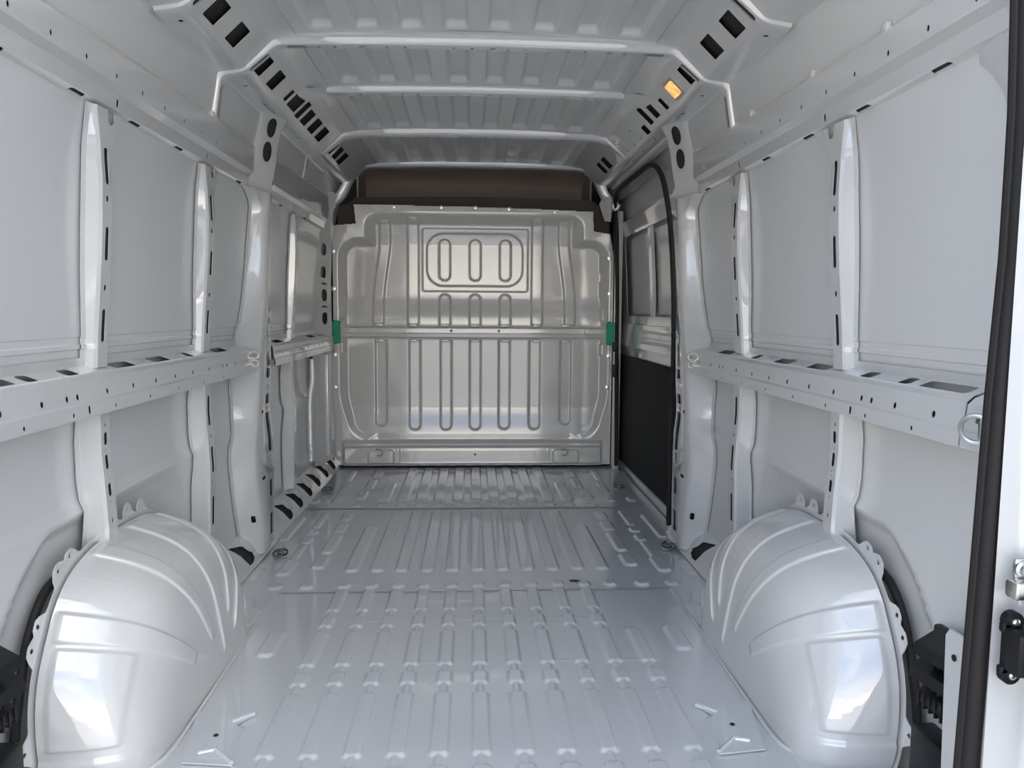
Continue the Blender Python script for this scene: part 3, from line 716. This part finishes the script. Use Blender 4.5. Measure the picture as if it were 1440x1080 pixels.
# ------------------------------------------------------------------ wheel arches
AP = [(1.585, -.004), (1.560, .03), (1.545, .10), (1.545, .18), (1.562, .25), (1.597, .315), (1.640, .375), (1.70, .420), (1.79, .447), (1.90, .458), (2.02, .458), (2.12, .448), (2.22, .415), (2.32, .345), (2.40, .255), (2.46, .16), (2.50, .06), (2.515, -.004)]
APs = np.array([tuple(p)[1:] for p in smooth_path([(0, a, b) for a, b in AP], 5)])
_A = arclen(APs); NT = 460
TT = np.linspace(0, _A[-1], NT); AY = np.interp(TT, _A, APs[:, 0]); AZ = np.interp(TT, _A, APs[:, 1])
def t_at(y, z): return TT[np.argmin((AY-y)**2+(AZ-z)**2)]
def wheel_arch(s):
    o = empty('wheel_arch', (s*.82, 2.03, 0))
    tag(o, 'glossy pressed wheel arch box with curved beads on the %s side of the floor' % SIDE[s], 'wheel arch')
    up_ = [(.905, 1), (.870, .980), (.825, .945), (.785, .900), (.755, .845), (.733, .775), (.719, .70), (.711, .62), (.708, .52), (.707, .40), (.707, .2), (.707, 0)]
    ba_ = [(.905, 1), (.870, .998), (.825, .992), (.785, .978), (.755, .952), (.733, .912), (.719, .86), (.711, .79), (.708, .70), (.707, .5), (.707, .25), (.707, 0)]
    up_ = np.array([tuple(p)[1:] for p in smooth_path([(0, *p) for p in up_], 8)]); ba_ = np.array([tuple(p)[1:] for p in smooth_path([(0, *p) for p in ba_], 8)])
    a = np.arange(len(up_))
    wb = ((1-sstep(.02, .30, AZ))*(1-sstep(2.0, 2.2, AY)))[:, None]
    Xs = up_[None, :, 0]*(1-wb)+ba_[None, :, 0]*wb; Kk = np.clip(up_[None, :, 1]*(1-wb)+ba_[None, :, 1]*wb, 0, 1)
    yc, zc = 2.15, -.05
    # outward push of the pressed beads
    def band(t0, t1): return sstep(t0-.0045, t0+.0045, TT)*(1-sstep(t1-.0045, t1+.0045, TT))
    beads = [((1.597, .312), (1.632, .362), .15, .46), ((1.775, .444), (1.83, .452), .10, .36), ((1.955, .458), (2.02, .458), .12, .20), ((2.14, .444), (2.20, .425), .10, .40), ((2.29, .37), (2.33, .335), .05, .32), ((2.43, .21), (2.47, .14), .02, .55), ((1.553, .215), (1.562, .25), 9, 9)]
    D = np.zeros((NT, len(a)))
    for p, q, k0, k1 in beads[:6]:
        B = band(t_at(*p), t_at(*q))[:, None]
        D += .0065*B*sstep(k1, k1+.05, Kk)*sstep(.900, .885, Xs)
    # raised facet on the rear face and foot swage
    fac = band(t_at(1.545, .10), t_at(1.59, .30))[:, None]*(sstep(.750, .762, Xs)*(1-sstep(.880, .890, Xs)))*(Kk > .5)
    D += .007*fac
    D += .006*(1-sstep(t_at(1.547, .075)-.006, t_at(1.547, .075)+.006, TT))[:, None]*sstep(.8, .9, Kk)
    Y = yc+(AY[:, None]-yc)*Kk; Z = zc+(AZ[:, None]-zc)*Kk; X = Xs.copy()
    # the front end narrows a little and leans, as the pressing does
    T_ = np.gradient(np.stack([AY, AZ], -1), axis=0); T_ /= np.linalg.norm(T_, axis=1)[:, None]
    ny, nz = T_[:, 1]*-1, T_[:, 0]
    sgn = np.sign(ny[0]*(AY[0]-yc)+1e-9); ny, nz = ny*sgn, nz*sgn
    wr = np.clip(Kk, 0, 1)**3                          # beads act along profile normal on top, inward on the flank
    Y = Y+D*ny[:, None]*wr; Z = np.maximum(Z+D*nz[:, None]*wr, -.012); X = X-D*(1-wr)
    X = X + .05*sstep(2.30, 2.50, Y)*sstep(.80, .71, X)
    V = np.stack([s*X, Y, Z], -1)
    mk('arch_shell', V, grid_faces(NT, len(a)), PAINT, o, angle=180)
    # flange with scalloped edge and punched tabs along the skin
    tabs = [(t_at(1.545, .11), .026), (t_at(1.585, .295), .026), (t_at(1.61, .335), .024), (t_at(1.69, .415), .030), (t_at(1.735, .435), .026), (t_at(1.93, .458), .026), (t_at(2.02, .458), .032), (t_at(2.10, .450), .032), (t_at(2.30, .36), .026)]
    def wid(t): return .012+max([w_*math.exp(-((t-tc)/.024)**4) for tc, w_ in tabs])
    tv = TT[6:-6:3]; oy = lambda t: float(np.interp(t, TT, AY)); oz = lambda t: float(np.interp(t, TT, AZ))
    Ny = lambda t: float(np.interp(t, TT, ny)); Nz = lambda t: float(np.interp(t, TT, nz))
    outl = [(t, -.006) for t in tv] + [(t, wid(t)) for t in tv[::-1]]
    ho = [circ(tc, .012+w_*.45, .0055, .006, 8) for tc, w_ in tabs]
    def f(t, r): return (s*(.905+.012*min(1, max(0, r)/.02)), oy(t)+Ny(t)*r, oz(t)+Nz(t)*r)
    sheet('arch_flange', outl, ho, [], [0.0, .010], f, PAINT, o)
    # hem on the floor
    hem = [(.71, 2.42), (.705, 2.2), (.70, 1.9), (.70, 1.72), (.715, 1.655), (.75, 1.615), (.82, 1.585), (.92, 1.575)]
    MB().tube(smooth_path([(s*x, y, .003) for x, y in hem], 5), .005, 6).build('floor_hem', PAINT, o)
for s in (-1, 1): wheel_arch(s)

# cables running behind the arches
def arch_cable(s):
    pts = [(s*.936, t[0], t[1]) for t in ((1.72, .415), (1.655, .395), (1.60, .34), (1.565, .27), (1.535, .18), (1.515, .08), (1.50, -.02))]
    o = MB().tube(smooth_path(pts, 6), .010, 8).build('cable', RUBBER)
    tag(o, 'black cable sleeve curving down behind the %s wheel arch' % SIDE[s], 'cable')
for s in (-1, 1): arch_cable(s)

# air vents in the rear corners
def vent(s):
    o = empty('air_vent', (s*.90, 1.36, .17)); tag(o, 'black louvred air outlet low in the rear corner on the %s side' % SIDE[s], 'vent')
    MB().box((s*.925-.010, 1.285, .225), (s*.925+.010, 1.46, .385), .006).build('vent_frame', PLASTIC, o); vf = list(o.children)[0]
    MB().box((s*.900-.016, 1.290, .372), (s*.900+.016, 1.345, .400), .010).build('top_lug', PLASTIC, o)
    for i, (z, ya, yb, dep) in enumerate(((.352, 1.435, 1.285, .062), (.300, 1.450, 1.285, .058), (.252, 1.440, 1.285, .045))):
        V = []
        for (y, dz) in ((ya, 0), (yb, .016)):
            V += [(s*.918, y+.01, z+.030+dz), (s*(.918-dep), y-.012, z+.010+dz), (s*(.915-dep), y-.012, z-.012+dz), (s*(.920-dep), y-.010, z-.014+dz), (s*(.922-dep), y-.010, z+.004+dz), (s*.918, y+.01, z+.020+dz)]
        n = 6; F = [list(range(n))[::-1], list(range(n, 2*n))] + [[i_, (i_+1) % n, n+(i_+1) % n, n+i_] for i_ in range(n)]
        m_ = MB().add(V, F)
        for j in range(6):
            yy = ya-.018-.018*j; m_.box((s*.885-.016, yy-.002, z-.018), (s*.885+.016, yy+.002, z+.010+.01*j/6))
        m_.build('louvre', PLASTIC, vf)
    MB().box((s*.895-.025, 1.315, .07), (s*.895+.025, 1.445, .185), .007, seg=2).build('lower_box', PLASTIC, o)  # black box stands in for the dark of the cavity below the louvres
    MB().tube(smooth_path([(s*.87, 1.33, .25), (s*.865, 1.30, .21), (s*.87, 1.29, .15), (s*.89, 1.32, .10)], 6), .008, 8).build('hose', RUBBER, o)
for s in (-1, 1): vent(s)

# ------------------------------------------------------------------ rear pillars, door seal, door edge hardware
for s in (-1, 1):
    def f(u, v, s=s):
        P = [(skx(v)-.003, 1.40), (skx(v)-.010, 1.33), (min(.885, skx(v)-.02), 1.25), (.815, 1.16), (.800, 1.13)]
        i = min(int(u), 3); t = u-i
        return (s*(P[i][0]*(1-t)+P[i+1][0]*t), P[i][1]*(1-t)+P[i+1][1]*t, v)
    pl = empty('rear_pillar', (s*.86, 1.2, 0))
    tag(pl, 'white rear corner pillar at the %s edge of the rear door opening' % SIDE[s], 'pillar')
    # the inner face narrows to the gutter except at the top corner, which sweeps into the cant rail
    outl = [(1.9, -.02), (4, -.02), (4, 1.80), (1.0, 1.80), (0.2, 1.62), (0.2, 1.455), (.6, 1.44), (1.1, 1.40), (1.5, 1.34), (1.8, 1.24), (1.9, 1.12), (1.95, .9), (1.2, .86), (1.2, .775), (1.95, .74)]
    ho = [circ(1.35, 1.495, .20, .016)]
    sheet('inner_face', outl, ho, [1, 2, 3], np.arange(0, 1.8, .1), f, PAINT, pl)
    # outer face seen past the seal, with a pressed swage
    ys = np.linspace(.775, 1.02, 44); zs = np.arange(-.15, 1.95, .02)
    X, Z = np.meshgrid(ys, zs, indexing='ij')
    edge = .815+.012*np.sin(Z*4.0)+.02*sstep(.55, .40, Z)
    Y = 1.095-.022*sstep(-.010, .010, X-edge)-.012*rrmask(X, Z, .90, 1.1, .05, .5, .05, .012)
    mk('outer_face', np.stack([s*X, Y, Z], -1), grid_faces(len(ys), len(zs)), PAINT, pl, angle=180)
    MB().box((s*.80-.02, 1.10, -.15), (s*.80+.02, 1.13, 1.95), .008).build('door_flange', PAINT, pl)
    # weatherstrip
    SX = [(-.1, .758), (.29, .763), (.59, .769), (.88, .775), (1.09, .783), (1.29, .783), (1.46, .776), (1.86, .755)]
    pts = [(s*interp(z, SX), 1.118, z) for z in np.arange(-.1, 1.86, .07)]
    o = empty('door_seal', (s*.78, 1.118, -.1)); tag(o, 'black rubber seal running up the %s edge of the rear door opening' % SIDE[s], 'seal')
    MB().tube([(x+s*.005, y-.003, z) for x, y, z in pts], .0140, 12).build('bulb', RUBBER, o)
    MB().tube([(x-s*.005, y+.006, z) for x, y, z in pts], .009, 10).build('lip', RUBBER, o)
    MB().tube([(x+s*.015, y-.003, z) for x, y, z in pts], .0085, 10).build('carrier', RUBBER, o)

for s, n in ((1, 'door_2'), (-1, 'door_3')):
    d_ = MB().box((s*.885-.03, .30, .02), (s*.885+.03, 1.04, 1.86), .02).build(n, PAINT); tag(d_, kind='structure')
# stepped end of the right waist rail with its lashing ring
o = empty('rail_end', (.88, 1.25, .74)); tag(o, 'short smooth end piece of the right waist rail carrying a zinc lashing ring', 'rail')
def f(u, v):
    k = float(sstep(1.333, 1.20, v))*.02
    return (np.interp(u, BA, [p[0] for p in BP])-.0+k*.2, v, np.interp(u, BA, [p[1] for p in BP])-(.004 if u < BA[4] else 0))
sheet('end_casing', rectpoly(.012, BA[-1], 1.14, 1.330), [slot(BA[3]+.012, BA[3]+.030, 1.292, 1.304, (.001, .001))], BA[1:-1], [1.2, 1.25, 1.3], f, PAINT, o)
MB().tube([(.855-.016*math.cos(q), 1.278+.018*math.cos(q), .808+.024*math.sin(q)) for q in np.linspace(0, 2*math.pi, 21)[:-1]], .0045, 8, True).build('ring', STEEL, o)
MB().box((.846, 1.252, .795), (.862, 1.262, .822), .003).lathe([(.018, 0), (.018, .006), (.011, .010), (.011, .018)], (.868, 1.245, .812), (-1, -.2, 0), 16).build('ring_bracket', STEEL, o)
# kick plate behind the right seal
o = MB().prism([(1.235, .05), (1.285, .05), (1.30, .43), (1.290, .445), (1.255, .445), (1.24, .43)], .838, .844, 0).build('kick_plate', PAINT)
tag(o, 'narrow white upright plate in front of the right air outlet beside the seal', 'plate')
MB().lathe([(.006, 0), (.006, .002)], (.837, 1.27, .40), (-1, 0, 0), 10).build('slot_hole', BOARD, o)

# hardware on the right door edge
o = empty('door_catch', (0.7990, 1.06, .58)); tag(o, 'zinc plated door catch bracket on the white edge right of the seal', 'catch')
MB().box((0.7720, 1.045, .590), (0.8440, 1.072, .618), .006).box((0.7840, 1.03, .600), (0.8440, 1.045, .608), .003).build('catch_body', STEEL, o)
MB().lathe([(.013, 0), (.013, .005), (.009, .007), (.009, .012)], (0.7960, 1.068, .632), (0, -1, 0), 14).box((0.7840, 1.066, .615), (0.8440, 1.074, .648), .005).build('catch_bolt', STEEL, o)
MB().tube([(0.7840, 1.02, .572), (0.8140, 1.02, .575), (0.8640, 1.02, .58)], [.012, .014, .014], 10).build('rubber_stop', RUBBER, o)
o = empty('door_check', (0.8040, 1.06, .46)); tag(o, 'black plastic door check block with two bright screws right of the seal', 'door check')
b = MB().box((0.7720, 1.03, .480), (0.8290, 1.073, .545), .005).box((0.7690, 1.062, .470), (0.7840, 1.074, .485), .004).box((0.7690, 1.062, .535), (0.7840, 1.074, .552), .004)
b.lathe([(.015, 0), (.015, .012)], (0.7860, 1.074, .553), (0, -1, 0), 14).lathe([(.015, 0), (.015, .012)], (0.7860, 1.074, .471), (0, -1, 0), 14)
b.tube(smooth_path([(0.8190, 1.03, .54), (0.8340, 1.0, .50), (0.8360, .99, .43), (0.8220, 1.0, .36)], 5), .016, 10)
b.build('check_body', PLASTIC, o)
check = bpy.data.objects['check_body']
for z in (.553, .471): MB().lathe([(.006, 0), (.006, .004), (.003, .006)], (0.7860, 1.062, z), (0, -1, 0), 10).build('screw', STEEL, check)

# ------------------------------------------------------------------ sliding door (right) and its opening
dr = empty('door_1', (.97, 4.2, 0)); tag(dr, kind='structure')
def door():
    y0, y1 = 3.40, 5.12
    dx = lambda z: skx(z)-.905+.01 if z > 1.0 else .0255*(1-.0*z)
    def plane(off):
        def f(u, v): return (off+dx(v)+0*u, u, v)
        return f
    # outer skin
    sheet('outer_skin', rectpoly(3.30, 5.2, -.1, 1.955), [], [], list(np.arange(0, 1.75, .1))+[1.77, 1.80, 1.86, 1.92], plane(.985), SKIN, dr)
    MB().box((.90, 5.19, -.1), (1.05, 5.20, 1.9)).build('front_edge', UNDER, dr)  # dark plate added to stop sky light leaking in behind the inner frame
    # inner frame with window opening, the lower board opening and the top recess
    win = slot(3.62, 4.86, .985, 1.475, (.07, .07)); top = slot(3.62, 4.90, 1.565, 1.70, (.03, .03)); low = slot(3.58, 5.02, .05, .735, (.03, .03))
    sheet('inner_frame', rectpoly(3.40, 5.12, -.02, 1.80), [win, top, low], [], np.arange(.05, 1.8, .07), plane(.940), PAINT, dr)
    # shelf-like step below the window
    b = MB().prism([(.945, .80), (.975, .80), (.975, .94), (.955, .935)], 3.45, 5.05, 1); b.build('waist_step', PAINT, dr)
    MB().box((.950, 3.57, .045), (.958, 5.03, .74), .003).build('lower_board', BOARD, dr)
    MB().box((.940, 3.5, .0), (.965, 5.05, .05), .004).build('bottom_rail', PAINT, dr)
    # window blank: two panes with a bar between
    for a, c in ((3.64, 4.16), (4.26, 4.84)):
        sheet('blank_panel', slot(a, c, 1.0, 1.46, (.06, .06)), [], [], [1.1, 1.2, 1.3, 1.4], plane(.968), SKIN, dr)
    sheet('window_bar', rectpoly(4.16, 4.26, .98, 1.48), [], [4.18, 4.24], [1.1, 1.2, 1.3, 1.4], lambda u, v: (.955+dx(v)-(.012 if 4.17 < u < 4.25 else 0), u, v), PAINT, dr)
door()
# opening header above the door
HP = [(.850, 1.815), (.838, 1.80), (.842, 1.757), (.862, 1.753)]; HA = arclen(HP)
def f(u, v): return (np.interp(u, HA, [p[0] for p in HP]), v, np.interp(u, HA, [p[1] for p in HP]))
o = sheet('door_header', rectpoly(0, HA[-1], 3.25, 4.87), [circ(HA[1]+.025, y, .008, .011, 8) for y in np.arange(3.45, 4.8, .19)]+[slot(HA[1]+.005, HA[2]-.005, 3.30, 3.37, (.004, .004))], HA[1:-1], [], f, PAINT)
tag(o, 'perforated header rail above the sliding door opening', 'rail')
# right front post
o = MB().prism([(.890, 4.865), (.905, 4.855), (.930, 4.865), (.930, 4.98), (.890, 4.96)], .0, 1.64, 2).build('front_post', PAINT)
tag(o, 'slim painted post between the bulkhead and the sliding door opening', 'pillar')
# gusset plates hanging from the roof header corners
for s in (-1, 1):
    pts = [(.838, 4.77, 1.70), (.79, 4.80, 1.73), (.775, 4.86, 1.68), (.815, 4.88, 1.58), (.84, 4.83, 1.57)] if s > 0 else [(.865, 4.60, 1.70), (.825, 4.66, 1.70), (.83, 4.72, 1.63), (.862, 4.70, 1.56)]
    n = len(pts); V = [(s*x, y, z) for x, y, z in pts]+[(s*(x+.01), y+.015, z) for x, y, z in pts]
    F = [list(range(n)), list(range(n, 2*n))[::-1]]+[[i, (i+1) % n, n+(i+1) % n, n+i] for i in range(n)]
    o = mk('corner_gusset', V, F, PAINT); tag(o, 'pale corner gusset plate under the roof header on the %s side' % SIDE[s], 'gusset')
# sliding door weatherstrip
pth = [(.892, 3.44, .03), (.892, 3.445, .30), (.892, 3.47, .55), (.892, 3.43, .80), (.890, 3.45, 1.10), (.882, 3.50, 1.38), (.872, 3.56, 1.55), (.862, 3.64, 1.66), (.855, 3.80, 1.725), (.852, 4.1, 1.735), (.852, 4.5, 1.735), (.855, 4.72, 1.72), (.868, 4.81, 1.66), (.884, 4.835, 1.5), (.895, 4.835, 1.1), (.898, 4.835, .8), (.900, 4.81, .4), (.898, 4.775, .04)]
o = empty('sliding_door_seal', (.89, 4.2, .03)); tag(o, 'black rubber seal framing the sliding door opening', 'seal')
MB().tube(smooth_path(pth, 6), .0125, 10).build('seal_bulb', RUBBER, o)
for z0, z1 in ((.60, .68), (.76, .82)): MB().box((.872, 4.80, z0), (.905, 4.85, z1), .006).build('seal_bracket', PLASTIC, o)

# ------------------------------------------------------------------ interior lamp in the right roof side
def lamp():
    o = empty('interior_lamp', (.722, 2.875, 1.82)); tag(o, 'lit amber interior lamp set in the right roof side panel', 'lamp')
    a = Vector((RP[4][0]-RP[3][0], 0, RP[4][1]-RP[3][1])).normalized(); n = Vector((-.7, 0, -.72)).normalized(); n = (n-a*n.dot(a)).normalized()
    c = Vector((np.interp(um, RA, [p[0] for p in RP]), 2.875, np.interp(um, RA, [p[1] for p in RP])))
    def plate(hu, hy, d0, d1, name, m, rr=.008):
        pl = slot(-hu, hu, -hy, hy, (rr, rr)); k = len(pl)
        V = [c+a*u+Vector((0, 1, 0))*y+n*d for d in (d0, d1) for u, y in pl]
        F = [list(range(k)), list(range(k, 2*k))[::-1]]+[[i, (i+1) % k, k+(i+1) % k, k+i] for i in range(k)]
        return mk(name, V, F, m, par)
    par = o; par = plate(.040, .049, -.004, .004, 'lamp_frame', mat('grey_lamp_frame', (.35, .34, .33), .5))
    plate(.030, .038, .0045, .010, 'lamp_lens', LENS, .010)
lamp()

# ------------------------------------------------------------------ lashing rings on the floor
def lashing(x, y, label, z=.006):
    o = empty('lashing_ring', (x, y, z)); tag(o, label, 'lashing ring', 'lashing rings set into the floor')
    MB().lathe([(.033, 0), (.031, .004), (.026, .004), (.020, .001)], (x, y, z), (0, 0, 1), 22).build('cup', FLOORP, o)
    MB().tube([(x+.027*math.cos(q), y+.036*math.sin(q), z+.011+.004*math.sin(q)) for q in np.linspace(0, 2*math.pi, 21)[:-1]], .0048, 8, True).build('ring', DARKSTEEL, o)
    MB().box((x-.012, y-.010, z+.002), (x+.012, y+.010, z+.016), .003).build('ring_base', DARKSTEEL, o)
lashing(-.80, 3.12, 'steel lashing ring on the left of the floor ahead of the left wheel arch')
lashing(.824, 3.17, 'steel lashing ring on the right of the floor ahead of the right wheel arch')
lashing(-.82, 4.26, 'steel lashing ring on the floor beside the left sill, far from the rear doors')
lashing(.825, 4.29, 'steel lashing ring on the floor beside the sliding door, far from the rear doors')

# a dark scrap lying on the floor
o = MB().tube([(.345, 2.762, .014), (.362, 2.757, .0155), (.385, 2.760, .014)], [.003, .005, .002], 6).tube([(.362, 2.757, .015), (.370, 2.745, .015)], .003, 6).build('dark_scrap', BOARD)
tag(o, 'small dark scrap lying on the floor near the cross seam', 'scrap')
